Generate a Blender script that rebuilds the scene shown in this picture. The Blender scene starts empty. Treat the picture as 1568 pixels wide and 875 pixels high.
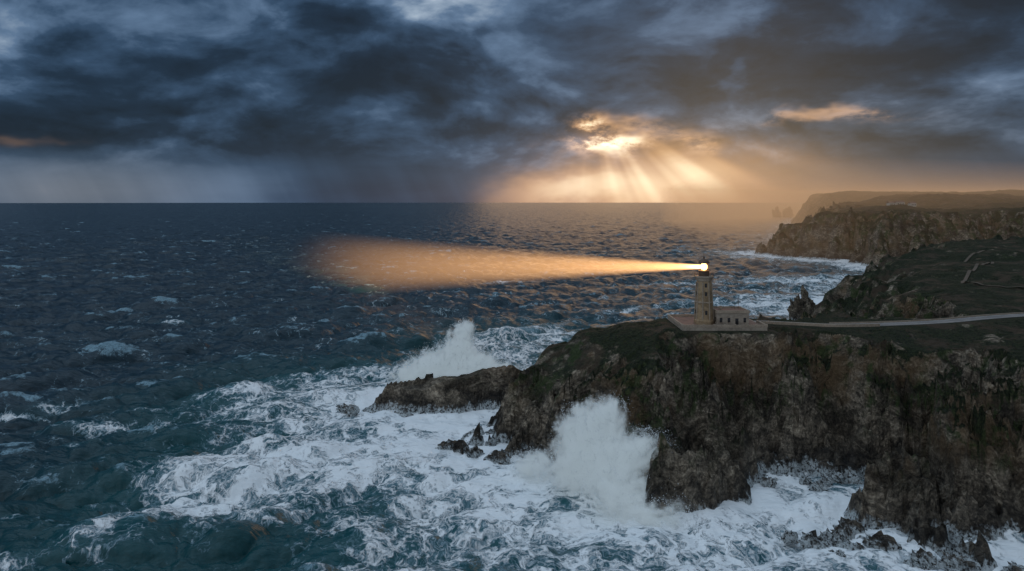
import bpy, math, numpy as np
from mathutils import Vector
rng = np.random.default_rng(7)
scene = bpy.context.scene
rad = math.radians

# ------------------------------------------------------------------ numpy noise
def _h(ix, iy, seed):
    ix = ix.astype(np.int64); iy = iy.astype(np.int64)
    h = (ix*374761393 + iy*668265263 + seed*1442695041) & 0xffffffff
    h = ((h ^ (h >> 13))*1274126177) & 0xffffffff
    h = ((h ^ (h >> 16))*2246822519) & 0xffffffff
    return (h ^ (h >> 15)) & 0xffffffff
def _r(ix, iy, seed): return _h(ix, iy, seed)/4294967295.0
def perlin(x, y, seed=0):
    ix = np.floor(x); iy = np.floor(y); fx = x-ix; fy = y-iy
    u = fx*fx*fx*(fx*(fx*6-15)+10); v = fy*fy*fy*(fy*(fy*6-15)+10)
    def g(a, b):
        an = _r(ix+a, iy+b, seed)*2*np.pi
        return np.cos(an)*(fx-a)+np.sin(an)*(fy-b)
    return ((g(0,0)*(1-u)+g(1,0)*u)*(1-v)+(g(0,1)*(1-u)+g(1,1)*u)*v)*1.5
def fbm(x, y, o=4, seed=0):
    a = 1.0; s = 0; t = 0
    for i in range(o):
        s = s+a*perlin(x*2**i+i*17.3, y*2**i-i*9.1, seed+i); t += a; a *= .5
    return s/t
def cell(x, y, seed=0):
    ix = np.floor(x); iy = np.floor(y)
    best = np.full(x.shape, 1e9); val = np.zeros(x.shape)
    for a in (-1,0,1):
        for b in (-1,0,1):
            cx = ix+a; cy = iy+b
            dx = x-(cx+_r(cx,cy,seed)); dy = y-(cy+_r(cx,cy,seed+5))
            d = dx*dx+dy*dy
            v = (_r(cx,cy,seed+9)-.5)+dx*(_r(cx,cy,seed+11)-.5)*2.2+dy*(_r(cx,cy,seed+13)-.5)*2.2
            m = d < best
            best = np.where(m, d, best); val = np.where(m, v, val)
    return val
def sstep(a, b, x):
    t = np.clip((x-a)/(b-a), 0, 1); return t*t*(3-2*t)

# ------------------------------------------------------------------ coast layout (metres; viewer stands at 0,0)
coast = np.array([(370,70),(220,106),(150,130),(119,141),(99,144),(84,143),(80,153),(79,164),(86,173),(94,182),(86,194),(75,191),
(58,174),(48,167),(34,164),(27,176),(18,186),(7,192),(-5,199),(-16,208),(-11.5,224),(-3.5,233),(2,244),(-7,247),(-23,238),
(-37,238),(-46,242),(-54,247),(-44,254),(-22,261),(0,267),(22,265),(45,267),(90,266),(130,266),(148,272),(150,285),(150,320),
(155,350),(165,385),(183,415),(190,431),(200,455),(250,520),(340,600),(520,640),(720,690),(740,770),(620,800),(480,775),(399,758),(420,833),(378,880),(334,955),
(357,983),(423,1005),(494,1111),(547,1279),(621,1506),(657,1535),(723,1614),(811,1940),(1040,2514),(1211,2902),(1288,2981),
(1764,3175),(6200,4600),(6200,70)], float)

def sdf(x, y, poly):
    d2 = np.full(x.shape, 1e18); inside = np.zeros(x.shape, bool)
    n = len(poly)
    for i in range(n):
        ax, ay = poly[i]; bx, by = poly[(i+1) % n]
        ex, ey = bx-ax, by-ay
        t = np.clip(((x-ax)*ex+(y-ay)*ey)/(ex*ex+ey*ey), 0, 1)
        d2 = np.minimum(d2, (x-ax-t*ex)**2+(y-ay-t*ey)**2)
        if ay != by:
            c = ((ay > y) != (by > y)) & (x < (bx-ax)*(y-ay)/(by-ay)+ax)
            inside ^= c
    d = np.sqrt(d2)
    return np.where(inside, d, -d)
def linedist(x, y, pts):
    d2 = np.full(x.shape, 1e18)
    for (ax, ay), (bx, by) in zip(pts[:-1], pts[1:]):
        ex, ey = bx-ax, by-ay
        t = np.clip(((x-ax)*ex+(y-ay)*ey)/(ex*ex+ey*ey), 0, 1)
        d2 = np.minimum(d2, (x-ax-t*ex)**2+(y-ay-t*ey)**2)
    return np.sqrt(d2)

TOPS = [(62,223,34),(100,225,34),(150,240,34),(200,250,35),(130,190,31),(40,232,33),(27,235,31),(15,240,25),(8,246,16),(0,252,12),
(-22,250,10.5),(-38,246,7),(-52,247,2.5),(3,215,13),(8,226,20),(-8,210,5),(225,430,33),(300,400,37),(350,480,41),(190,400,31),(450,560,40),(600,500,50),
(420,900,60),(350,935,34),(385,930,46),(560,950,66),(560,850,60),(700,850,64),(620,1150,66),(640,1520,44),(800,1350,85),(1300,2900,95),(1250,2000,98),
(2700,3100,108),(2700,1300,105),(2500,300,80),(900,700,62),(800,300,45),(20,200,22),(40,190,30)]
WIDS = [(62,200,38),(88,205,26),(120,160,55),(150,150,60),(0,210,26),(20,200,28),(-20,250,8),(-45,247,7),(5,250,12),(100,262,26),
(40,262,28),(155,300,30),(160,380,46),(200,440,50),(400,800,50),(350,930,40),(600,830,60),(650,1520,60),(1300,2900,90),(1000,2300,90),(6000,2000,90)]
def idw(x, y, P, p=2.2):
    num = 0; den = 0
    for a, b, v in P:
        sc = max(math.hypot(a, b), 150)/200.0
        w = 1/(((x-a)**2+(y-b)**2)/sc**2+9)**(p/1.2)
        num = num+w*v; den = den+w
    return num/den
ROAD = [(78,228),(84,231),(95,228),(106,225),(120,226),(136,229),(150,233),(165,239),(184,245),(215,252),(260,262)]
def height(x, y):
    s = sdf(x, y, coast); T = idw(x, y, TOPS); W = idw(x, y, WIDS)
    R = np.hypot(x, y); far = sstep(350, 900, R); fine = 1-.85*sstep(270, 420, R); mid = sstep(255, 330, y)*sstep(120, 170, x)
    k = np.clip(W/28, .35, 1.2)
    rx = x*.8+y*.6; ry = (-x*.6+y*.8)*1.7
    g1 = 1-2*np.abs(perlin(x/30, y/38, 3)); g2 = 1-2*np.abs(perlin(x/12, y/16, 6))
    s2 = s + k*(7.5*perlin(x/26, y/26, 1)+3*perlin(x/10, y/10, 2)+6.5*(g1-.45)+2.4*(g2-.45)+1.2*fine*perlin(x/4.2, y/4.2, 8)) + far*20*perlin(x/110, y/110, 4)+far*12*(1-2*np.abs(perlin(x/60, y/60, 5))-.4)
    t = np.clip(s2/W, 0, 1)
    h = T*(1-(1-t)**1.3)
    m = np.clip(4*t*(1-t)+.25*(t < .5), 0, 1)*np.clip(k, .5, 1.1)
    rough = 8.5*cell(rx/18, ry/18, 21)+5.6*cell(rx/8, ry/8, 22)*(.5+.5*fine)+fine*(2.4*cell(rx/3.1, ry/3.1, 23)+1.0*cell(rx/1.4, ry/1.4, 24)+1.6*fbm(x/5, y/5, 4, 31))+(1-fine)*3*fbm(x/30, y/30, 3, 33)
    rough = rough+far*(14*cell(rx/55, ry/55, 25)+7*cell(rx/24, ry/24, 26))
    plate = 1.3*fbm(x/22, y/22, 4, 41)+far*14*fbm(x/180, y/180, 4, 42)+.35*fine*cell(rx/3, ry/3, 43)
    plate = plate+mid*(3.5*fbm(x/70, y/60, 4, 45)+2.2*(1-2*np.abs(perlin(x/38, y/55, 46))-.4)+1.0*cell(rx/12, ry/12, 47))
    h = h+m*rough+t*plate
    h = np.where(s2 < 0, np.maximum(s2*.9, -5)+.5*cell(rx/3, ry/3, 27), h)
    dx = np.maximum(np.abs(x-67.4)-14.0, 0); dy = np.maximum(np.abs(y-226)-11.0, 0)
    f = 1-sstep(1.0, 7, np.hypot(dx, dy)+1.5*perlin(x/5, y/5, 51))
    h = h*(1-f)+33.9*f
    rd = linedist(x, y, ROAD)
    f = 1-sstep(3.2, 8, rd+1.0*perlin(x/4, y/4, 52))
    return h*(1-f)+33.95*f
def hpt(x, y): return float(height(np.array([float(x)]), np.array([float(y)]))[0])

# ------------------------------------------------------------------ mesh helpers
def mesh_np(name, V, F, smooth=True, mat=None, attrs=None):
    me = bpy.data.meshes.new(name)
    V = np.asarray(V, np.float32); F = np.asarray(F, np.int32); k = F.shape[1]
    me.vertices.add(len(V)); me.vertices.foreach_set("co", V.ravel())
    me.loops.add(F.size); me.loops.foreach_set("vertex_index", F.ravel())
    me.polygons.add(len(F)); me.polygons.foreach_set("loop_start", np.arange(0, F.size, k, dtype=np.int32))
    me.polygons.foreach_set("use_smooth", np.full(len(F), smooth))
    me.update(calc_edges=True)
    if attrs:
        for an, av in attrs.items():
            a = me.attributes.new(an, 'FLOAT', 'POINT'); a.data.foreach_set("value", np.asarray(av, np.float32))
    if mat: me.materials.append(mat)
    ob = bpy.data.objects.new(name, me); scene.collection.objects.link(ob)
    return ob
def compact(V, F):
    u, inv = np.unique(F.ravel(), return_inverse=True)
    return V[u], inv.reshape(F.shape), u
def grid_faces(nx, ny):
    i = np.arange(ny-1)[:, None]*nx+np.arange(nx-1)[None, :]
    i = i.ravel()
    return np.stack([i, i+1, i+nx+1, i+nx], 1)
def terrain_grid(x0, x1, y0, y1, st, holes=(), drop=0.0):
    xs = np.arange(x0, x1+st/2, st); ys = np.arange(y0, y1+st/2, st)
    X, Y = np.meshgrid(xs, ys); X = X.ravel(); Y = Y.ravel()
    F = grid_faces(len(xs), len(ys))
    cx = X[F].mean(1); cy = Y[F].mean(1); keep = np.ones(len(F), bool)
    for (a, b, c, d) in holes: keep &= ~((cx > a+st*1.2) & (cx < b-st*1.2) & (cy > c+st*1.2) & (cy < d-st*1.2))
    F = F[keep]; V = np.stack([X, Y, X*0], 1); V, F, u = compact(V, F)
    Z = height(V[:, 0], V[:, 1])
    for (a, b, c, d) in holes:
        ins = (V[:,0] > a) & (V[:,0] < b) & (V[:,1] > c) & (V[:,1] < d); Z = np.where(ins, Z-drop, Z)
    V[:, 2] = Z
    F = F[(Z[F].max(1) > -2.5)]
    V, F, u = compact(V, F)
    return V, F

class MB:
    """small mesh builder: boxes, prisms, lofts joined in one mesh"""
    def __init__(s): s.v = []; s.f = []
    def box(s, x0, x1, y0, y1, z0, z1):
        b = len(s.v)
        s.v += [(x0,y0,z0),(x1,y0,z0),(x1,y1,z0),(x0,y1,z0),(x0,y0,z1),(x1,y0,z1),(x1,y1,z1),(x0,y1,z1)]
        s.f += [tuple(b+i for i in q) for q in ((3,2,1,0),(4,5,6,7),(0,1,5,4),(1,2,6,5),(2,3,7,6),(3,0,4,7))]
    def prism(s, pts, z0, z1):
        b = len(s.v); n = len(pts)
        s.v += [(x,y,z0) for x,y in pts]+[(x,y,z1) for x,y in pts]
        s.f += [tuple(b+i for i in reversed(range(n))), tuple(b+n+i for i in range(n))]
        s.f += [(b+i, b+(i+1)%n, b+n+(i+1)%n, b+n+i) for i in range(n)]
    def loft(s, cx, cy, prof, n=16, ph=0.0, cap=True):
        b = len(s.v)
        for r, z in prof:
            for i in range(n):
                a = 2*math.pi*i/n+ph; s.v.append((cx+r*math.cos(a), cy+r*math.sin(a), z))
        for j in range(len(prof)-1):
            for i in range(n):
                k = (i+1) % n
                s.f.append((b+j*n+i, b+j*n+k, b+(j+1)*n+k, b+(j+1)*n+i))
        if cap:
            s.f.append(tuple(b+i for i in reversed(range(n)))); s.f.append(tuple(b+(len(prof)-1)*n+i for i in range(n)))
    def rod(s, p, q, r=.05, n=6):
        p = Vector(p); q = Vector(q); d = (q-p).normalized()
        a = d.orthogonal().normalized(); c = d.cross(a); b = len(s.v)
        for o in (p, q):
            for i in range(n):
                t = 2*math.pi*i/n; w = o+a*r*math.cos(t)+c*r*math.sin(t); s.v.append(tuple(w))
        for i in range(n):
            k = (i+1) % n; s.f.append((b+i, b+k, b+n+k, b+n+i))
    def obj(s, name, mat, parent=None, smooth=False):
        me = bpy.data.meshes.new(name); me.from_pydata(s.v, [], s.f); me.materials.append(mat)
        if smooth:
            for p in me.polygons: p.use_smooth = True
        o = bpy.data.objects.new(name, me); scene.collection.objects.link(o)
        if parent: o.parent = parent
        return o
def empty(name):
    e = bpy.data.objects.new(name, None); scene.collection.objects.link(e); return e

# ------------------------------------------------------------------ node helper
class N:
    def __init__(s, tree): s.t = tree; s.n = tree.nodes; s.l = tree.links
    def put(s, sock, v):
        if v is None: return
        if isinstance(v, bpy.types.NodeSocket): s.l.new(v, sock)
        else: sock.default_value = v
    def new(s, ty, **kw):
        n = s.n.new(ty)
        for k, v in kw.items(): setattr(n, k, v)
        return n
    def m(s, op, a, b=None, c=None, clamp=False):
        n = s.new('ShaderNodeMath', operation=op, use_clamp=clamp)
        s.put(n.inputs[0], a); s.put(n.inputs[1], b); s.put(n.inputs[2], c); return n.outputs[0]
    def vm(s, op, a, b=None, sc=None):
        n = s.new('ShaderNodeVectorMath', operation=op)
        s.put(n.inputs[0], a); s.put(n.inputs[1], b)
        if sc is not None: s.put(n.inputs['Scale'], sc)
        return n.outputs['Value'] if op in ('LENGTH','DOT_PRODUCT') else n.outputs[0]
    def noise(s, vec, scale, detail=4, rough=.5, dist=0.0, col=False):
        n = s.new('ShaderNodeTexNoise'); s.put(n.inputs['Vector'], vec)
        n.inputs['Scale'].default_value = scale; n.inputs['Detail'].default_value = detail
        n.inputs['Roughness'].default_value = rough; n.inputs['Distortion'].default_value = dist
        return n.outputs['Color'] if col else n.outputs[0]
    def voro(s, vec, scale, feat='DISTANCE_TO_EDGE'):
        n = s.new('ShaderNodeTexVoronoi', feature=feat); s.put(n.inputs['Vector'], vec); n.inputs['Scale'].default_value = scale
        return n.outputs['Distance']
    def mr(s, v, a, b, c=0.0, d=1.0, smooth=True):
        n = s.new('ShaderNodeMapRange', interpolation_type='SMOOTHSTEP' if smooth else 'LINEAR')
        for i, x in enumerate((v, a, b, c, d)): s.put(n.inputs[i], x)
        return n.outputs[0]
    def mix(s, f, a, b, mode='MIX'):
        n = s.new('ShaderNodeMix', data_type='RGBA', blend_type=mode)
        s.put(n.inputs[0], f)
        for i, x in ((6, a), (7, b)):
            if isinstance(x, tuple) and len(x) == 3: x = (*x, 1)
            s.put(n.inputs[i], x)
        return n.outputs[2]
    def ramp(s, f, stops):
        n = s.new('ShaderNodeValToRGB'); s.put(n.inputs[0], f); e = n.color_ramp.elements
        while len(e) < len(stops): e.new(.5)
        for i, (p, c) in enumerate(stops): e[i].position = p; e[i].color = (*c, 1)
        return n.outputs[0]
    def bump(s, hgt, strength=.5, dist=1.0, normal=None):
        n = s.new('ShaderNodeBump'); s.put(n.inputs['Height'], hgt); n.inputs['Strength'].default_value = strength
        n.inputs['Distance'].default_value = dist; s.put(n.inputs['Normal'], normal); return n.outputs[0]
    def map(s, vec, sc=(1,1,1), rot=(0,0,0), loc=(0,0,0)):
        n = s.new('ShaderNodeMapping'); s.put(n.inputs[0], vec)
        n.inputs['Scale'].default_value = sc; n.inputs['Rotation'].default_value = rot; n.inputs['Location'].default_value = loc
        return n.outputs[0]
def material(name):
    m = bpy.data.materials.new(name); m.use_nodes = True
    k = N(m.node_tree); b = m.node_tree.nodes['Principled BSDF']
    return m, k, b

# ------------------------------------------------------------------ materials
def simple(name, c1, c2, scale=2.0, rough=.85, bump=.3, bd=.05, metallic=0.0):
    m, k, b = material(name)
    g = k.new('ShaderNodeNewGeometry').outputs['Position']
    n = k.noise(g, scale, 6, .65); n2 = k.noise(g, scale*.15, 4)
    f = k.mr(k.m('ADD', k.m('MULTIPLY', n, .6), k.m('MULTIPLY', n2, .4)), .35, .65)
    k.put(b.inputs['Base Color'], k.mix(f, c1, c2)); b.inputs['Roughness'].default_value = rough
    b.inputs['Metallic'].default_value = metallic
    k.put(b.inputs['Normal'], k.bump(n, bump, bd)); return m

def rock_material():
    m, k, b = material('cliff_rock')
    geo = k.new('ShaderNodeNewGeometry'); P = geo.outputs['Position']
    sx = k.new('ShaderNodeSeparateXYZ'); k.put(sx.inputs[0], P); z = sx.outputs[2]
    ns = k.new('ShaderNodeSeparateXYZ'); k.put(ns.inputs[0], geo.outputs['Normal']); nz = ns.outputs[2]
    warp = k.vm('ADD', P, k.vm('SCALE', k.noise(P, .09, 3, col=True), sc=14.0))
    st = k.map(warp, (.55, .55, 1.3), (rad(38), rad(-30), rad(20)))
    n1 = k.noise(st, .42, 7, .65); n2 = k.noise(P, .045, 5, .6); n3 = k.noise(P, 1.3, 6, .7)
    base = k.ramp(k.m('ADD', k.m('MULTIPLY', n1, .55), k.m('MULTIPLY', n3, .45)),
                  [(.36, (.020,.017,.014)), (.45, (.070,.058,.044)), (.53, (.18,.148,.11)), (.63, (.44,.37,.28))])
    big = k.mr(k.noise(P, .08, 4, .6), .36, .64, .38, 1.5)
    base = k.mix(1.0, base, big, 'MULTIPLY')
    ochre = k.mr(n2, .48, .60)
    zo = k.mr(z, 6, 20)
    base = k.mix(k.m('MULTIPLY', k.m('MULTIPLY', ochre, zo), .55), base, k.mix(n3, (.06,.034,.015), (.30,.19,.095)))
    gr = k.noise(P, .11, 6, .65); gr2 = k.noise(P, .13, 6, .68)
    gm = k.m('MULTIPLY', k.mr(k.m('ADD', nz, k.m('MULTIPLY', k.m('SUBTRACT', gr, .5), 2.0)), .60, .80), k.mr(k.m('ADD', z, k.m('MULTIPLY', gr, 22)), 20, 34))
    moss = k.m('MULTIPLY', k.m('MULTIPLY', k.mr(gr2, .49, .57), k.mr(nz, .2, .5)), k.mr(z, 8, 18))
    grass = k.mix(k.mr(n3, .38, .62), (.006,.011,.004), (.030,.039,.014))
    grass = k.mix(k.mr(k.noise(P, .07, 6, .65), .50, .62), grass, (.065,.047,.030))
    base = k.mix(k.m('MULTIPLY', moss, .85), base, k.mix(n3, (.008,.018,.004), (.06,.095,.025)))
    base = k.mix(gm, base, grass)
    wet = k.mr(k.m('ADD', z, k.m('MULTIPLY', n2, 8)), 4, 13)
    base = k.mix(wet, k.mix(.65, base, (.010,.010,.011)), base)
    wash = k.m('MULTIPLY', k.mr(k.m('ADD', z, k.m('MULTIPLY', k.noise(k.map(P, (1,1,.35)), .45, 6, .7), -9)), -1.9, -3.4), k.mr(n3, .40, .52))
    base = k.mix(wash, base, (.62,.68,.70))
    k.put(b.inputs['Base Color'], base)
    k.put(b.inputs['Roughness'], k.mr(wet, 0, 1, .5, .95, False))
    b.inputs['Specular IOR Level'].default_value = .3
    crack = k.mr(k.voro(k.map(warp, (1,1,.6), (.3,.5,.2)), .35), 0, .10)
    hh = k.m('ADD', k.m('ADD', k.m('MULTIPLY', n1, 2.2), k.m('MULTIPLY', n3, .9)), k.m('MULTIPLY', crack, .35))
    k.put(b.inputs['Normal'], k.bump(hh, 1.0, 1.0))
    return m

def sea_material():
    m, k, b = material('sea_water')
    P = k.new('ShaderNodeNewGeometry').outputs['Position']
    def at(n): a = k.new('ShaderNodeAttribute', attribute_name=n); return a.outputs['Fac']
    foam, crest, teal, farf = at('foam'), at('crest'), at('teal'), at('far')
    P2 = k.map(P, (1,1,.0))
    w1 = k.vm('ADD', P2, k.vm('SCALE', k.vm('SUBTRACT', k.noise(P2, .045, 4, .6, col=True), (.5,.5,.5)), sc=34.0))
    w2 = k.vm('ADD', w1, k.vm('SCALE', k.vm('SUBTRACT', k.noise(P2, .30, 3, .6, col=True), (.5,.5,.5)), sc=6.0))
    l1 = k.mr(k.voro(w2, .13), .0, .17, 1, 0); l2 = k.mr(k.voro(w2, .40), .0, .20, 1, 0)
    f1 = k.noise(w1, .075, 9, .66); f2 = k.noise(w2, .9, 5, .7)
    tr = k.noise(k.map(w1, (.28,1,1), (0,0,rad(-38))), .15, 6, .62)
    pat = k.m('ADD', k.m('ADD', k.m('MULTIPLY', k.m('SUBTRACT', f1, .5), 1.9), k.m('MULTIPLY', l1, .36)),
              k.m('ADD', k.m('MULTIPLY', l2, .26), k.m('MULTIPLY', k.m('SUBTRACT', f2, .5), .5)))
    pat = k.m('ADD', pat, k.m('MULTIPLY', k.m('SUBTRACT', tr, .5), 1.5))
    raw = k.m('ADD', foam, pat)
    fm = k.mr(raw, .60, .94)
    thick = k.mr(raw, .70, 1.35)
    wc = k.noise(k.map(w1, (.26, 1, 1), (0,0,rad(-12))), .085, 7, .64)
    wl = k.noise(P2, .012, 3)
    cap = k.mr(k.m('ADD', k.m('ADD', k.m('MULTIPLY', crest, .080), wc), k.m('MULTIPLY', wl, .15)), .735, .81)
    cap2 = k.m('MULTIPLY', cap, k.mr(f2, .34, .54))
    tot = k.m('MAXIMUM', k.m('MULTIPLY', fm, k.mr(k.m('ADD', f2, k.m('MULTIPLY', thick, .45)), .32, .62, .38, 1)), cap2)
    col = k.mix(teal, (.0016,.017,.031), (.003,.050,.058))
    col = k.mix(k.m('MULTIPLY', foam, .5, clamp=True), col, (.015,.115,.135))
    fc = k.mix(k.mr(k.m('ADD', k.m('MULTIPLY', f2, .50), k.m('MULTIPLY', thick, .50)), .26, .72), (.20,.33,.40), (.88,.92,.94))
    k.put(b.inputs['Base Color'], k.mix(tot, col, fc))
    k.put(b.inputs['Roughness'], k.mr(tot, 0, 1, .30, .8, False))
    b.inputs['IOR'].default_value = 1.33
    rip = k.noise(k.map(P2, (.55,1.2,1), (0,0,rad(-14))), .33, 4, .55)
    rip2 = k.noise(k.map(P2, (.45,1.2,1), (0,0,rad(12))), .10, 4, .52)
    bh = k.m('ADD', k.m('ADD', k.m('MULTIPLY', rip, 1.0), k.m('MULTIPLY', rip2, 3.0)), k.m('MULTIPLY', thick, .9))
    k.put(b.inputs['Normal'], k.bump(bh, .85, 1.0))
    return m

M_rock = rock_material(); M_sea = sea_material()
M_stone = simple('weathered_stone', (.16,.11,.06), (.36,.26,.155), 1.2)
M_trim = simple('pale_stone_trim', (.22,.175,.13), (.38,.31,.24), 2)
M_render = simple('old_rendered_wall', (.20,.165,.13), (.36,.31,.25), .9)
M_court = simple('terracotta_court', (.14,.08,.06), (.24,.15,.11), .8)
M_dark = simple('dark_window', (.01,.01,.012), (.02,.02,.022), 2, rough=.2)
M_metal = simple('rusty_metal', (.05,.03,.02), (.12,.07,.04), 3, rough=.6)
M_asph = simple('worn_road', (.13,.13,.13), (.22,.21,.20), .8)
M_line = simple('road_paint', (.55,.55,.52), (.75,.75,.7), 3)
M_path = simple('dirt_path', (.07,.052,.036), (.13,.10,.07), .5)
M_white = simple('whitewashed_wall', (.4,.37,.32), (.6,.56,.5), .5)

# ------------------------------------------------------------------ terrain
A = (-66, 205, 126, 300)
V, F = terrain_grid(*A, .5)
mesh_np('headland_cliff', V, F, True, M_rock)
B = (140, 900, 60, 1900)
V1, F1 = terrain_grid(*B, 2.6, holes=[A], drop=.8)
V2, F2 = terrain_grid(205, 6100, 60, 4600, 16, holes=[B, (0,205,0,300)], drop=3)
mesh_np('coastal_hills', np.vstack([V1, V2]), np.vstack([F1, F2+len(V1)]), True, M_rock)

def rock_mesh(specs, sub=4):
    import bmesh
    allv = []; allf = []; off = 0
    for (cx, cy, cz, rx, ry, rz, sd) in specs:
        bm = bmesh.new(); bmesh.ops.create_icosphere(bm, subdivisions=sub, radius=1)
        v = np.array([q.co[:] for q in bm.verts]); f = np.array([[w.index for w in p.verts] for p in bm.faces]); bm.free()
        d = 1+.45*cell(v[:,0]*1.5+v[:,2]*1.1+sd, v[:,1]*1.5-v[:,2]+sd, sd)+.25*cell(v[:,0]*3.5+v[:,2]*2+sd, v[:,1]*3.5-v[:,2]*3, sd+3)+.12*cell(v[:,0]*8+v[:,2]*6, v[:,1]*8-v[:,2]*7, sd+4)
        v = v*d[:, None]*np.array([rx, ry, rz])+np.array([cx, cy, cz])
        allv.append(v); allf.append(f+off); off += len(v)
    return np.vstack(allv), np.vstack(allf)
specs = []
for i, (x, y, r, h) in enumerate([(66,148,2.6,2.2),(70,150,1.9,2.0),(73,146,2.2,1.6),(75,153,2.4,2.6),(79,147,3,2.4),(68,143,1.6,1.3),(62,152,1.3,1.1),
    (84,140,2.4,2.0),(91,139,3,2),(102,137,2.2,1.5),(80,178,1.8,1.5),(83,181,1.4,1.2),(78,182,1.2,1),(68,181,1.6,1.4),(87,184,2.2,1.8),(73,140,1.2,.9),
    (-57,243,2,2),(-61,246,1.6,1.2),(-20,206,2.2,2.2),(-16,203,2.6,3),(-11,200,2.4,2.6),(-4,196,2.6,2.4),(30,170,2,2),(36,161,2.2,2.2),(46,164,2.4,2),(53,169,2,1.8)]):
    specs.append((x, y, .1, r*1.15, r, h, 60+i))
v, f = rock_mesh(specs); mesh_np('sea_rocks', v, f, False, M_rock)
v, f = rock_mesh([(182,424,1,6.5,6,14,91),(176,420,0,4,4,6,92)], 5); mesh_np('sea_stack', v, f, False, M_rock)
v, f = rock_mesh([(1195,3080,4,17,16,34,93),(1255,3110,4,22,18,36,94)], 4); mesh_np('sea_stack', v, f, False, M_rock)

# ------------------------------------------------------------------ sea
def wave_tile(n, L, lam, windang, seed, spread=2):
    r = np.random.default_rng(seed)
    kx = np.fft.fftfreq(n, L/n)*2*np.pi; KX, KY = np.meshgrid(kx, kx); K = np.hypot(KX, KY); K[0,0] = 1e-6
    kp = 2*np.pi/lam; c = (KX*math.cos(windang)+KY*math.sin(windang))/K
    S = np.exp(-1.25*(kp/K)**2)/K**4*(np.abs(c)**spread+.08); S[0,0] = 0
    a = (r.normal(size=(n,n))+1j*r.normal(size=(n,n)))*np.sqrt(S)
    h = np.fft.ifft2(a); H = h.real; s = H.std(); a = a/s
    H = H/s; DX = np.fft.ifft2(-1j*KX/K*a).real; DY = np.fft.ifft2(-1j*KY/K*a).real
    return H, DX, DY
def samp(T, L, x, y, rot=0.0):
    n = T.shape[0]; c, s = math.cos(rot), math.sin(rot); x, y = x*c-y*s, x*s+y*c
    u = (x/L*n) % n; v = (y/L*n) % n; i = u.astype(int); j = v.astype(int); fu = u-i; fv = v-j
    i %= n; j %= n; i2 = (i+1) % n; j2 = (j+1) % n
    return (T[j,i]*(1-fu)+T[j,i2]*fu)*(1-fv)+(T[j2,i]*(1-fu)+T[j2,i2]*fu)*fv
nr, na = 950, 1050
rr = 60*np.exp(np.linspace(0, math.log(30000/60), nr)); aa = np.radians(np.linspace(-62, 62, na))
RR, AA = np.meshgrid(rr, aa, indexing='ij'); X = (RR*np.sin(AA)).ravel(); Y = (RR*np.cos(AA)).ravel(); RR = RR.ravel()
S = sdf(X, Y, coast)
T1 = wave_tile(512, 487, 44, rad(-65), 1, 3); T2 = wave_tile(512, 109, 8.5, rad(-50), 2, 1)
nearf = 1-sstep(400, 1100, RR); calm = .4+.6*sstep(0, 60, -S)
a1 = 1.55*calm*(1-.5*sstep(500, 2500, RR)); a2 = .26*nearf*calm
H1 = samp(T1[0], 487, X, Y)
H = a1*H1+a2*samp(T2[0], 109, X, Y, .4)
crest = H1*.75+samp(T2[0], 109, X, Y, .4)*.35*nearf
DX = .9*a1*samp(T1[1], 487, X, Y); DY = .9*a1*samp(T1[2], 487, X, Y)
foampoly = np.array([(-89,147),(-97,166),(-99,190),(-94,205),(-114,238),(-107,288),(-76,299),(-50,317),(-30,379),(26,408),(60,330),(60,200),(140,120),(60,110),(-35,134),(-44,150),(-66,150)], float)
fs = sdf(X, Y, foampoly)+11*fbm(X/30, Y/30, 4, 71)
fo = .68*sstep(-18, 14, fs)
def ga(cx, cy, sx, sy, r=0):
    c, s = math.cos(r), math.sin(r); dx = X-cx; dy = Y-cy
    return np.exp(-((dx*c+dy*s)/sx)**2-((-dx*s+dy*c)/sy)**2)
fo = fo+.32*ga(-25,205,45,28,.2)+.30*ga(20,160,38,20)+.28*ga(-65,195,30,12,.6)+.22*ga(80,150,30,25)-.5*ga(-62,152,26,9,.1)-.15*ga(-20,300,40,25)+.3*ga(-25,262,25,10)-.28*ga(-40,170,14,8)-.24*ga(-95,225,22,9,.5)-.2*ga(12,143,10,4)+.2*ga(-80,170,12,20)
shore = np.exp(-np.maximum(-S, 0)/(6+RR*.018)); fo = fo+.75*shore
bay = np.exp(-np.maximum(-S, 0)/95)*sstep(330, 450, RR)*(1-sstep(1900, 3000, RR))
streak = fbm(X/60, Y/25, 4, 77)
fo = fo+bay*(.60+.7*streak)+.65*ga(165,600,60,26,-.2)*sstep(-.25,.3,streak)+.75*ga(72,470,22,7,.3)+.6*ga(270,640,80,40,.3)+.5*ga(200,500,60,30,.3)
for (cx, cy, sx, sy, r) in [(-128,245,11,2.2,.45),(-150,226,10,1.8,.2),(-176,240,14,2,.3),(-108,262,10,2,.2),(-118,160,8,2,.5),(-92,152,6,2,.6),(-210,420,10,2.5,0),(0,540,18,3,.2),(-105,140,9,2.5,.5),
    (-150,300,9,1.6,.1),(-100,330,10,1.6,.2),(-165,195,9,1.6,.4),(-130,205,8,1.5,.2),(-60,420,14,2,.1),(-10,620,25,4,.1),(-135,228,12,2.6,.5),(-160,250,13,2.4,.35)]:
    fo = fo+.70*ga(cx, cy, sx, sy, r)
fo = np.clip(fo, 0, 1.25); 
teal = np.clip(sstep(-70, 20, fs)*.9+.5*np.exp(-np.maximum(-S,0)/80)*(RR < 2500)+.35*ga(-60,160,60,40), 0, 1)
V = np.stack([X+DX, Y+DY, H+.8*np.clip(fo,0,1)*fbm(X/7, Y/7, 4, 88)], 1)
F = grid_faces(na, nr)[:, ::-1]
mesh_np('sea', V, F, True, M_sea, dict(foam=fo, crest=crest, teal=teal, far=sstep(400,1500,RR)))

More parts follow.
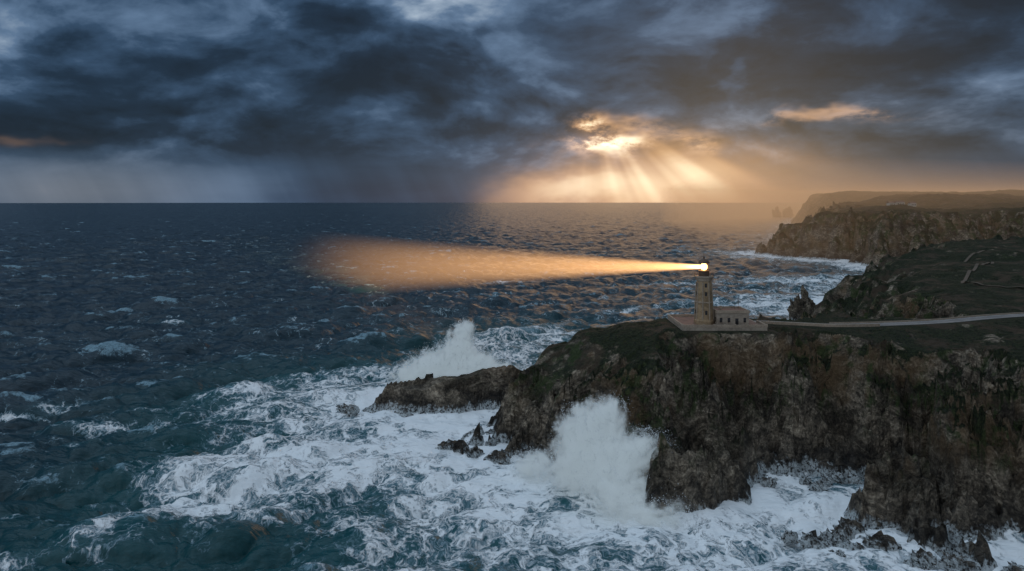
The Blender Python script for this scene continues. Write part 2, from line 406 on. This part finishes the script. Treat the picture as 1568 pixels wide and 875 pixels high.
# ------------------------------------------------------------------ wave spray: dense mist body + flung droplets
def droplets(lobes, n, mat, parent, seed, base, size=(.03,.07)):
    r = np.random.default_rng(seed); P = []
    tot = sum(l[6] for l in lobes)
    for (cx, cy, cz, rx, ry, rz, w) in lobes:
        cnt = int(n*w/tot); d = r.normal(size=(cnt, 3)); d[:, 2] = np.abs(d[:, 2]); d /= np.linalg.norm(d, axis=1)[:, None]
        q = .95+np.abs(r.normal(size=cnt))*.30
        p = d*q[:, None]*np.array([rx, ry, rz])
        P.append(p+np.array([cx, cy, cz]))
    P = np.vstack(P)
    P = P+1.5*np.stack([perlin(P[:,0]/1.7, P[:,2]/1.7, 5), perlin(P[:,1]/2, P[:,2]/2, 6), perlin(P[:,0]/1.7+9, P[:,2]/1.7, 7)], 1)
    P = P[P[:, 2] > -.5]; n = len(P)
    s = r.uniform(size[0], size[1], n)*np.exp(r.normal(size=n)*.35)
    tet = np.array([(1,1,1),(-1,-1,1),(-1,1,-1),(1,-1,-1)], float)
    ang = r.uniform(0, 6.28, n); c, sn = np.cos(ang), np.sin(ang)
    tv = np.stack([tet[None,:,0]*c[:,None]-tet[None,:,1]*sn[:,None], tet[None,:,0]*sn[:,None]+tet[None,:,1]*c[:,None], np.repeat(tet[None,:,2], n, 0)], 2)
    V = (P[:, None, :]+tv*s[:, None, None]).reshape(-1, 3)
    fb = np.array([(0,1,2),(0,3,1),(0,2,3),(1,3,2)])
    F = (fb[None]+(np.arange(n)*4)[:, None, None]).reshape(-1, 3)
    o = mesh_np('droplets', V, F, True, mat); o.parent = parent
M_spray, k, b = material('sea_droplets')
b.inputs['Base Color'].default_value = (.9,.94,.96,1); b.inputs['Roughness'].default_value = 1
b.inputs['Specular IOR Level'].default_value = 0
def mist(lobes, parent, base, dens=.95, soft=.80, low=.30):
    m = bpy.data.materials.new('spray_mist'); m.use_nodes = True; k = N(m.node_tree); k.n.remove(k.n['Principled BSDF'])
    P = k.new('ShaderNodeNewGeometry').outputs['Position']
    rel = k.vm('SUBTRACT', P, base)
    nd = k.vm('NORMALIZE', rel)
    c2 = k.vm('ADD', k.vm('SCALE', nd, sc=18.0), k.vm('SCALE', rel, sc=.20))
    wrp = k.vm('SCALE', k.vm('SUBTRACT', k.noise(P, .20, 2, .55, col=True), (.5,.5,.5)), sc=7.5)
    P2 = k.vm('ADD', P, wrp)
    tot = None
    for (cx, cy, cz, rx, ry, rz, w) in lobes:
        q = k.vm('MULTIPLY', k.vm('SUBTRACT', P2, (cx, cy, cz)), (1/rx, 1/ry, 1/rz))
        g = k.m('EXPONENT', k.m('MULTIPLY', k.vm('DOT_PRODUCT', q, q), -1.0))
        tot = g if tot is None else k.m('ADD', tot, g)
    nf = k.m('ADD', k.m('MULTIPLY', k.m('SUBTRACT', k.noise(c2, .5, 5, .68), .5), 2.4), k.m('MULTIPLY', k.m('SUBTRACT', k.noise(P, .40, 4, .64), .5), 2.2))
    d = k.mr(k.m('ADD', k.m('MINIMUM', tot, 1.0), nf), low, low+soft, smooth=False)
    d = k.m('POWER', d, 1.5)
    d = k.m('MULTIPLY', d, k.mr(tot, .08, .4)); d = k.m('MULTIPLY', d, dens)
    pv = k.new('ShaderNodeVolumePrincipled')
    pv.inputs['Color'].default_value = (.95,.98,1,1); pv.inputs['Anisotropy'].default_value = 0.0
    k.put(pv.inputs['Density'], d)
    # added glow, standing in for light scattered repeatedly inside the mist
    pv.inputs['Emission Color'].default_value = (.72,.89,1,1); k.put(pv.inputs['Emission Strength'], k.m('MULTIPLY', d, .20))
    k.l.new(pv.outputs[0], k.n['Material Output'].inputs['Volume'])
    try: m.cycles.volume_step_rate = .2
    except Exception as e: print(e)
    a = np.array([[l[0]-l[3]*1.75, l[0]+l[3]*1.75, l[1]-l[4]*1.75, l[1]+l[4]*1.75, l[2]-l[5]*1.75, l[2]+l[5]*1.75] for l in lobes])
    t = MB(); x0,x1,y0,y1,z0,z1 = a[:,0].min(), a[:,1].max(), a[:,2].min(), a[:,3].max(), max(a[:,4].min(), -1), a[:,5].max()
    t.box(x0,x1,y0,y1,z0,z1); t.obj('mist', m, parent)
s1 = empty('breaking_wave_spray')
L1 = [(17,176,4,8.5,4.2,6,1.5),(19.5,175,10,6.8,4.4,6,1.6),(21,176,16.5,5.4,4,5,1.0),(25,176,20.5,4,3.6,3,.4),(16,177,16.5,3.2,2.8,4,.3),(28,172,11,6.2,4,4.6,1.0),(34.5,171,13.5,4.4,3.4,3.2,.6),
    (27,166,4,9,4,5,.9),(33,159,2,8,4.5,3.4,.5),(6,186,3,6,4,3.2,.3)]
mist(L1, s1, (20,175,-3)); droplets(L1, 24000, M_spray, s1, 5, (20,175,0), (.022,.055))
s2 = empty('breaking_wave_spray')
L2 = [(-22,262,11,9,5,6.2,1.6),(-20,262,19,5.4,4.2,5.4,.9),(-18.5,262,25,3.2,3,3.6,.3),(-31,261,12.5,6.6,5,4.6,.7),(-12,262,11.5,6.4,5,5.4,.5),(-39,260,7,7,4.6,5,.5),(-2,262,8,7,4,4,.2)]
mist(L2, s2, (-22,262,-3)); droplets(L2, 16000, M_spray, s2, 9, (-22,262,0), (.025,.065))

# ------------------------------------------------------------------ lighthouse
LX, LY, GZ = 62.7, 223.0, 34.0
lh = empty('lighthouse')
t = MB()
ph = math.pi/8
t.loft(LX, LY, [(3.25,GZ+.9),(3.25,GZ+2.2),(2.95,GZ+2.5),(2.35,GZ+14.6),(2.35,GZ+14.9)], 8, ph)
t.obj('tower', M_stone, lh)
t = MB()
for i in range(8):
    a = 2*math.pi*i/8+ph
    for j in range(24):
        z0 = GZ+2.5+j*.5; r0 = 2.97-(.6)*(z0-GZ-2.5)/12.1
        w = .26 if j % 2 else .2
        t.loft(LX+r0*math.cos(a), LY+r0*math.sin(a), [(w, z0+.01),(w, z0+.48)], 4, a)
t.obj('corner_quoins', M_trim, lh)
t = MB()
t.loft(LX, LY, [(2.36,GZ+14.9),(2.6,GZ+15.2),(2.6,GZ+15.5),(3.15,GZ+16.2),(3.15,GZ+16.55)], 8, ph)
t.loft(LX, LY, [(2.7,GZ+7.9),(2.85,GZ+8.0),(2.85,GZ+8.25),(2.68,GZ+8.35)], 8, ph)
t.obj('gallery', M_trim, lh)
t = MB()
for i in range(24):
    a = 2*math.pi*i/24; x, y = LX+2.95*math.cos(a), LY+2.95*math.sin(a); t.rod((x,y,GZ+16.5), (x,y,GZ+17.5), .035)
for hz in (17.0, 17.5):
    for i in range(24):
        a = 2*math.pi*i/24; c = 2*math.pi*(i+1)/24
        t.rod((LX+2.95*math.cos(a), LY+2.95*math.sin(a), GZ+hz), (LX+2.95*math.cos(c), LY+2.95*math.sin(c), GZ+hz), .04)
t.obj('gallery_railing', M_metal, lh)
t = MB()
t.loft(LX, LY, [(1.75,GZ+16.55),(1.75,GZ+18.1),(1.85,GZ+18.12),(1.85,GZ+18.3)], 12)
for i in range(12):
    a = 2*math.pi*i/12; x, y = LX+1.55*math.cos(a), LY+1.55*math.sin(a); t.rod((x,y,GZ+18.3), (x,y,GZ+20.7), .06)
t.loft(LX, LY, [(1.85,GZ+20.7),(1.9,GZ+20.95),(1.45,GZ+21.5),(.8,GZ+21.95),(.25,GZ+22.15),(.22,GZ+22.5),(.3,GZ+22.6),(.1,GZ+22.9)], 16)
t.rod((LX,LY,GZ+22.8), (LX,LY,GZ+24), .04)
t.obj('lantern_room', M_metal, lh)
mL, k, b = material('lamp_glow'); b.inputs['Base Color'].default_value = (1,.7,.3,1)
b.inputs['Emission Color'].default_value = (1,.50,.15,1); b.inputs['Emission Strength'].default_value = 9
t = MB(); t.loft(LX, LY, [(.5,GZ+18.4),(.95,GZ+18.9),(1.1,GZ+19.5),(.95,GZ+20.1),(.5,GZ+20.6)], 16); t.obj('fresnel_lens', mL, lh, True)
t = MB()
for z in (4.2, 10.2, 13.0):
    rr_ = 2.95-.6*(z-2.5)/12.1
    ap = rr_*math.cos(math.pi/8)
    t.box(LX-.35, LX+.35, LY-ap-.06, LY-ap+.1, GZ+z, GZ+z+1.3)
    t.box(LX-ap-.06, LX-ap+.1, LY-.35, LY+.35, GZ+z, GZ+z+1.3)
t.obj('tower_windows', M_dark, lh)
X0, X1, Y0, Y1 = 54.0, 80.8, 216.0, 236.5
pf = empty('lighthouse_courtyard')
t = MB(); t.box(X0, X1, Y0, Y1, GZ-5.0, GZ+.9); t.obj('terrace', M_render, pf)
t = MB(); t.box(X0+.5, X1-.5, Y0+.5, Y1-.5, GZ+.904, GZ+.93); t.obj('terrace_paving', M_court, pf)
t = MB()
t.box(X0-.1, X1+.1, Y0-.1, Y0+.35, GZ+.9, GZ+1.75); t.box(X0-.1, X0+.35, Y0+.35, Y1-.35, GZ+.9, GZ+1.75)
t.box(X0-.1, X1+.1, Y1-.35, Y1+.1, GZ+.9, GZ+1.75); t.box(X1-.35, X1+.1, Y0+.35, Y0+9, GZ+.9, GZ+1.75)
for x in np.linspace(X0+.1, X1-.15, 9): t.box(x-.25, x+.25, Y0-.16, Y0+.41, GZ+1.0, GZ+1.95)
t.obj('parapet_wall', M_trim, pf)
kh = empty('keeper_house')
hx0, hx1, hy0, hy1 = 65.9, 76.2, 219.5, 228.5; hz0, hz1 = GZ+.93, GZ+4.9
t = MB(); t.box(hx0, hx1, hy0, hy1, hz0, hz1); t.obj('walls', M_render, kh)
t = MB(); t.box(hx0-.25, hx1+.25, hy0-.25, hy1+.25, hz1, hz1+.25)
t.box(hx0-.1, hx1+.1, hy0-.1, hy0+.2, hz1+.25, hz1+.85); t.box(hx0-.1, hx1+.1, hy1-.2, hy1+.1, hz1+.25, hz1+.85)
t.box(hx0-.1, hx0+.2, hy0+.2, hy1-.2, hz1+.25, hz1+.85); t.box(hx1-.2, hx1+.1, hy0+.2, hy1-.2, hz1+.25, hz1+.85)
t.box(hx0+2.2, hx0+2.8, hy0+4, hy0+4.6, hz1+.25, hz1+1.7)
t.obj('cornice_and_parapet', M_trim, kh)
t = MB(); t.box(hx0+.2, hx1-.2, hy0+.2, hy1-.2, hz1+.255, hz1+.3); t.obj('roof', M_court, kh)
t = MB(); u = MB()
for i in range(4):
    x = hx0+1.3+i*2.55
    if i == 2: t.box(x-.5, x+.5, hy0-.04, hy0+.05, hz0, hz0+2.3); u.box(x-.65, x+.65, hy0-.08, hy0-.002, hz0+2.31, hz0+2.5)
    else: t.box(x-.42, x+.42, hy0-.04, hy0+.05, hz0+1, hz0+2.5); u.box(x-.58, x+.58, hy0-.1, hy0-.002, hz0+.82, hz0+.99); u.box(x-.58, x+.58, hy0-.1, hy0-.002, hz0+2.51, hz0+2.68)
for i in range(3):
    y = hy0+1.6+i*2.7; t.box(hx0-.04, hx0+.05, y-.4, y+.4, hz0+1, hz0+2.5)
t.obj('windows_and_door', M_dark, kh); u.obj('sills_and_lintels', M_trim, kh)
t = MB(); t.rod((75.2,227,hz1), (75.2,227,hz1+4.2), .07); t.rod((74.5,227,hz1+3.6), (75.9,227,hz1+3.6), .04); t.rod((74.8,227,hz1+2.9), (75.6,227,hz1+2.9), .04)
t.rod((73.6,226,hz1), (73.6,226,hz1+2.6), .05); t.obj('antenna_mast', M_metal)
def light(name, ty, loc, en, col, par=None, **kw):
    l = bpy.data.lights.new(name, ty); l.energy = en; l.color = col
    for a, v in kw.items(): setattr(l, a, v)
    o = bpy.data.objects.new(name, l); o.location = loc; scene.collection.objects.link(o)
    if par: o.parent = par
    return o
LZ = GZ+19.5; lamp = Vector((LX, LY, LZ)); tgt = Vector((-235, 790, 1)); bd = (tgt-lamp).normalized()
light('lantern_light', 'POINT', (LX, LY, LZ), 6500, (1,.6,.25), lh, shadow_soft_size=1.2)
sp = light('beam_light', 'SPOT', lamp+bd*2.2, 2.4e7, (1,.6,.26), lh, shadow_soft_size=.5, spot_size=rad(8.5), spot_blend=.6)
sp.rotation_mode = 'QUATERNION'; sp.rotation_quaternion = bd.to_track_quat('-Z', 'Y')
# beam of light in the wet air, put in as a self-glowing volume
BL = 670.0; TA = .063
mB = bpy.data.materials.new('beam_glow'); mB.use_nodes = True; k = N(mB.node_tree); k.n.remove(k.n['Principled BSDF'])
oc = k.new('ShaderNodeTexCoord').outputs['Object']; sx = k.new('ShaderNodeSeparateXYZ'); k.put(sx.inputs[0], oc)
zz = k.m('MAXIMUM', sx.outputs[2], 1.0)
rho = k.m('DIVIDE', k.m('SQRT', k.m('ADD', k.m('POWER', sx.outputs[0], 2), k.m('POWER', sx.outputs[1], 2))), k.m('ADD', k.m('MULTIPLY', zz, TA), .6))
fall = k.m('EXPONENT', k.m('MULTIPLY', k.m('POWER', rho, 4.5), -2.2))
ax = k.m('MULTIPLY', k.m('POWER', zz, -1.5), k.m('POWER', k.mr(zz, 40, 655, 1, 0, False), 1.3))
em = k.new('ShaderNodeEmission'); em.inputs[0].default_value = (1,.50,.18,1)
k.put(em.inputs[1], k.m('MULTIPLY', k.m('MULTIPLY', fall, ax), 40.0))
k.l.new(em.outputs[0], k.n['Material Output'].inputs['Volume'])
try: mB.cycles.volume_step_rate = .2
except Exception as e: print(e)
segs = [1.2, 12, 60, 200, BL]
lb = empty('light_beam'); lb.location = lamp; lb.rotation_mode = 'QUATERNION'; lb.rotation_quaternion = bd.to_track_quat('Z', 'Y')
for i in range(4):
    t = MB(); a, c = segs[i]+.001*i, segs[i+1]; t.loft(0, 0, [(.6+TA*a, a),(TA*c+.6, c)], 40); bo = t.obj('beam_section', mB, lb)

# ------------------------------------------------------------------ road, wall, path, village
def ribbon(pts, w, z=None, off=0.0, name='road', mat=None, dens=2.0, side=0.0, hgt=None, parent=None):
    P = [np.array(p, float) for p in pts]; out = []
    n = len(P)
    for i in range(n-1):
        p0 = P[max(i-1,0)]; p1 = P[i]; p2 = P[i+1]; p3 = P[min(i+2,n-1)]
        m = max(2, int(np.linalg.norm(p2-p1)/dens))
        for j in range(m):
            u = j/m; out.append(.5*((2*p1)+(-p0+p2)*u+(2*p0-5*p1+4*p2-p3)*u*u+(-p0+3*p1-3*p2+p3)*u**3))
    out.append(P[-1]); out = np.array(out); T = np.gradient(out, axis=0); T /= np.linalg.norm(T, axis=1)[:, None]
    Nn = np.stack([-T[:,1], T[:,0]], 1); C = out+Nn*side
    Lp = C-Nn*w/2; Rp = C+Nn*w/2
    if z is None: zl = height(Lp[:,0], Lp[:,1])+off; zr = height(Rp[:,0], Rp[:,1])+off; zl = zr = np.maximum(zl, zr)
    else: zl = zr = np.full(len(C), z)
    m = MB()
    for i in range(len(C)):
        m.v += [(Lp[i,0],Lp[i,1],zl[i]), (Rp[i,0],Rp[i,1],zr[i])]
        if hgt: m.v += [(Lp[i,0],Lp[i,1],zl[i]-hgt), (Rp[i,0],Rp[i,1],zr[i]-hgt)]
    s = 4 if hgt else 2
    for i in range(len(C)-1):
        a = i*s; b2 = a+s; m.f.append((a, b2, b2+1, a+1))
        if hgt: m.f += [(a+2, b2+2, b2, a), (a+1, b2+1, b2+3, a+3)]
    return m.obj(name, mat, parent)
ribbon(ROAD, 4.6, 34.12, name='road', mat=M_asph, hgt=.6)
mk = empty('road_markings'); ribbon(ROAD, .12, 34.126, side=2.0, name='edge_line_a', mat=M_line, parent=mk); ribbon(ROAD, .12, 34.126, side=-2.0, name='edge_line_b', mat=M_line, parent=mk)
ribbon(ROAD[1:5], .4, 34.85, side=-2.7, name='roadside_wall', mat=M_trim, hgt=2.2)
ribbon(ROAD[3:], .35, 34.5, side=2.8, name='roadside_wall', mat=M_trim, hgt=1.2)
ribbon([(330,470),(300,448),(285,432),(292,415),(262,385),(232,350),(215,322),(225,305),(250,290),(270,278)], 1.6, None, .45, 'footpath', M_path, 2.6)
ribbon([(292,415),(310,380),(300,340),(285,310),(262,290)], 1.3, None, .45, 'footpath', M_path, 2.6)
def hut(name, x, y, w, d, h):
    z = hpt(x, y)-.5; e = empty(name); t = MB(); t.box(x, x+w, y, y+d, z, z+h); t.obj('walls', M_white, e)
    t = MB(); t.v += [(x-.4,y-.4,z+h),(x+w+.4,y-.4,z+h),(x+w+.4,y+d+.4,z+h),(x-.4,y+d+.4,z+h),(x-.4,y+d/2,z+h+d*.3),(x+w+.4,y+d/2,z+h+d*.3)]
    t.f += [(0,1,5,4),(2,3,4,5),(0,4,3),(1,2,5),(3,2,1,0)]; t.obj('roof', M_court, e)
    t = MB()
    for i in range(3): t.box(x+w*(.2+.28*i), x+w*(.2+.28*i)+1.2, y-.06, y+.02, z+h*.35, z+h*.7)
    t.obj('windows', M_dark, e)
for (x, y, w) in [(525,950,9),(538,956,12),(556,952,8)]: hut('white_house', x, y, w, 7, 4.5)

# ------------------------------------------------------------------ sun, haze
SAZ, SEL = rad(17), rad(9)
sd = Vector((math.sin(SAZ)*math.cos(SEL), math.cos(SAZ)*math.cos(SEL), math.sin(SEL)))
sun = light('sun', 'SUN', (0,0,300), .3, (1,.60,.28), None, angle=rad(40))
sun.rotation_mode = 'QUATERNION'; sun.rotation_quaternion = sd.to_track_quat('Z', 'Y')
mH = bpy.data.materials.new('sea_haze'); mH.use_nodes = True; k = N(mH.node_tree); k.n.remove(k.n['Principled BSDF'])
pv = k.new('ShaderNodeVolumePrincipled'); pv.inputs['Color'].default_value = (1.0,.86,.68,1); pv.inputs['Density'].default_value = .00050; pv.inputs['Anisotropy'].default_value = .72
pv.inputs['Emission Color'].default_value = (1,.56,.25,1); pv.inputs['Emission Strength'].default_value = .00011  # golden glow added to the haze itself, in place of scattered sunlight
k.l.new(pv.outputs[0], k.n['Material Output'].inputs['Volume'])
t = MB(); t.prism([(230,640),(2600,1500),(2600,3900),(1950,3900),(540,2500)], -6, 120); t.obj('haze', mH)

# ------------------------------------------------------------------ world
w = bpy.data.worlds.new('World'); scene.world = w; w.use_nodes = True; k = N(w.node_tree)
bg = k.n['Background']; out = k.n['World Output']
D = k.new('ShaderNodeTexCoord').outputs['Generated']; sx = k.new('ShaderNodeSeparateXYZ'); k.put(sx.inputs[0], D)
dx, dy, dz = sx.outputs
az = k.m('MULTIPLY', k.m('ARCTAN2', dx, dy), 57.29578); el = k.m('MULTIPLY', k.m('ARCSINE', dz), 57.29578)
base = k.map(D, (1,1,2.1))
wv = k.vm('SCALE', k.vm('SUBTRACT', k.noise(base, 3.0, 2, .5, col=True), (.5,.5,.5)), sc=.14)
cp = k.vm('ADD', base, wv)
n1 = k.noise(cp, 4.6, 6, .53); n2 = k.noise(cp, 11, 6, .62)
n1s = k.noise(k.vm('ADD', cp, (.01,.0,-.05)), 4.6, 6, .53)
wn = k.new('ShaderNodeSeparateXYZ'); k.put(wn.inputs[0], k.noise(base, 6, 4, .55, col=True))
azw = k.m('ADD', az, k.m('MULTIPLY', k.m('SUBTRACT', wn.outputs[0], .5), 16)); elw = k.m('ADD', el, k.m('MULTIPLY', k.m('SUBTRACT', wn.outputs[1], .5), 6.5))
def gauss(a, e, sa, se, amp, A_=None, E_=None):
    A_ = azw if A_ is None else A_; E_ = elw if E_ is None else E_
    p = k.m('POWER', k.m('DIVIDE', k.m('SUBTRACT', A_, a), sa), 2); q = k.m('POWER', k.m('DIVIDE', k.m('SUBTRACT', E_, e), se), 2)
    return k.m('MULTIPLY', k.m('EXPONENT', k.m('MULTIPLY', k.m('ADD', p, q), -1)), amp)
mass = k.mr(n1, .34, .66, -.5, .5)
tt = k.m('ADD', .300, k.m('MULTIPLY', mass, .34))
tt = k.m('ADD', tt, k.m('MULTIPLY', k.m('SUBTRACT', n2, .5), .42))
tt = k.m('ADD', tt, k.m('MULTIPLY', k.m('SUBTRACT', n1, n1s), .9))
for g in [(-19,12,9,2.4,-.09),(-29,8.5,6,1.7,.18),(-26,4.9,13,1.3,-.20),(-6,15.8,4.5,2.8,.36),(-5,9.6,4.5,1.9,-.18),(6,14,4.5,2.6,-.18),
          (12,10.5,7,2.4,-.14),(30,12,12,2.8,-.24),(34,7,5,1.5,.14),(33,4.3,5,.9,-.04),(-37,11.5,2.5,1.6,.26),(18,9.5,1.5,1.0,.28),(20,13,2,1.2,.1),(22,5,6,2,.08)]:
    tt = k.m('ADD', tt, gauss(*g))
hz = k.mr(k.m('ADD', el, k.m('MULTIPLY', k.m('SUBTRACT', n1, .5), 5)), 1.4, 4.8, 1, 0)
slant = k.m('ADD', az, k.m('MULTIPLY', el, .5))
rainst = k.new('ShaderNodeCombineXYZ'); k.put(rainst.inputs[0], slant); k.put(rainst.inputs[1], k.m('MULTIPLY', el, .10))
rs = k.noise(rainst.outputs[0], .28, 3, .5)
veil = k.m('ADD', .37, k.m('MULTIPLY', k.mr(slant, -15, -22), .19))
veil = k.m('ADD', veil, gauss(-10,3,6.5,9,-.09,slant,el))
veil = k.m('ADD', veil, k.m('MULTIPLY', k.m('SUBTRACT', rs, .5), .22))
veil = k.m('ADD', veil, k.m('MULTIPLY', k.m('SUBTRACT', k.noise(k.map(D,(1,1,5)), 5, 4, .5), .5), .16))
tm = k.m('ADD', k.m('MULTIPLY', tt, k.m('SUBTRACT', 1, hz)), k.m('MULTIPLY', veil, hz))
col = k.ramp(tm, [(0,(.006,.015,.030)),(.20,(.011,.027,.054)),(.40,(.032,.068,.128)),(.60,(.105,.175,.285)),(.82,(.33,.42,.53)),(1,(.68,.71,.72))])
warmw = k.m('ADD', gauss(24,3,15,5,.72,az,el), gauss(-33,.6,9,3,.85,az,el), clamp=True)
col = k.mix(warmw, col, k.mix(1.0, col, (1.45,1.0,.74), 'MULTIPLY'))
ang = k.m('ARCTAN2', k.m('SUBTRACT', el, 9.0), k.m('SUBTRACT', az, 6.5))
cv = k.new('ShaderNodeCombineXYZ'); k.put(cv.inputs[0], ang)
ray = k.mr(k.noise(cv.outputs[0], 3.6, 2, .5), .34, .66)
below = k.mr(k.m('ADD', el, k.m('MULTIPLY', k.m('SUBTRACT', n2, .5), 4)), 6.2, 2.4)
g_big = gauss(13,1.2,8.5,3.0,.56,az,el)
g_ray = k.m('MULTIPLY', k.m('MULTIPLY', gauss(14.5,2.8,7.5,3.4,.55,az,el), ray), below)
hole = k.m('MULTIPLY', gauss(8.6,5.0,3.4,1.15,2.0), k.mr(n2, .40, .56, .12, 1))
wedge = k.m('MULTIPLY', gauss(4.5,.3,6.0,1.6,.62,az,elw), k.mr(az, -4.8, -1.5))
streak2 = k.m('MULTIPLY', gauss(24.5,6.5,3.6,.40,.42), k.mr(n2, .44, .58))
streak3 = gauss(-36,4.4,1.6,.4,.08)
glow = k.m('ADD', k.m('ADD', g_big, g_ray), k.m('ADD', k.m('ADD', hole, wedge), k.m('ADD', streak2, streak3)))
gc = k.mix(k.mr(glow, .35, 1.2), (.95,.50,.20), (1.0,.78,.48))
col = k.mix(1.0, col, k.mix(1.0, gc, glow, 'MULTIPLY'), 'ADD')
# brighter, cooler sky overhead and to seaward (left), darker over the land
up = k.mr(el, 26, 50); back = k.mr(dy, .25, -.5); sea_side = k.mr(dx, .6, -.8)
col = k.mix(up, col, k.mix(sea_side, (.34,.46,.60), (.62,.82,1.04))); col = k.mix(k.m('MULTIPLY', back, .88), col, k.mix(sea_side, (.21,.24,.28), (.66,.74,.84)))
k.put(bg.inputs[0], col); bg.inputs[1].default_value = 1.0
sky = k.new('ShaderNodeTexSky', sky_type='NISHITA', sun_disc=False); sky.sun_elevation = SEL; sky.sun_rotation = SAZ
bg2 = k.new('ShaderNodeBackground'); k.put(bg2.inputs[0], sky.outputs[0]); bg2.inputs[1].default_value = .002
ad = k.new('ShaderNodeAddShader'); k.l.new(bg.outputs[0], ad.inputs[0]); k.l.new(bg2.outputs[0], ad.inputs[1]); k.l.new(ad.outputs[0], out.inputs['Surface'])

# ------------------------------------------------------------------ camera
cam = bpy.data.cameras.new('camera'); co = bpy.data.objects.new('camera', cam); scene.collection.objects.link(co)
co.location = (0,0,75); co.rotation_euler = (rad(90),0,0); cam.sensor_width = 36; cam.lens = 24; cam.shift_y = -.0826
cam.clip_end = 60000; cam.clip_start = 1
scene.camera = co
scene.view_settings.view_transform = 'Standard'; scene.view_settings.look = 'None'; scene.view_settings.exposure = 0
print('done')
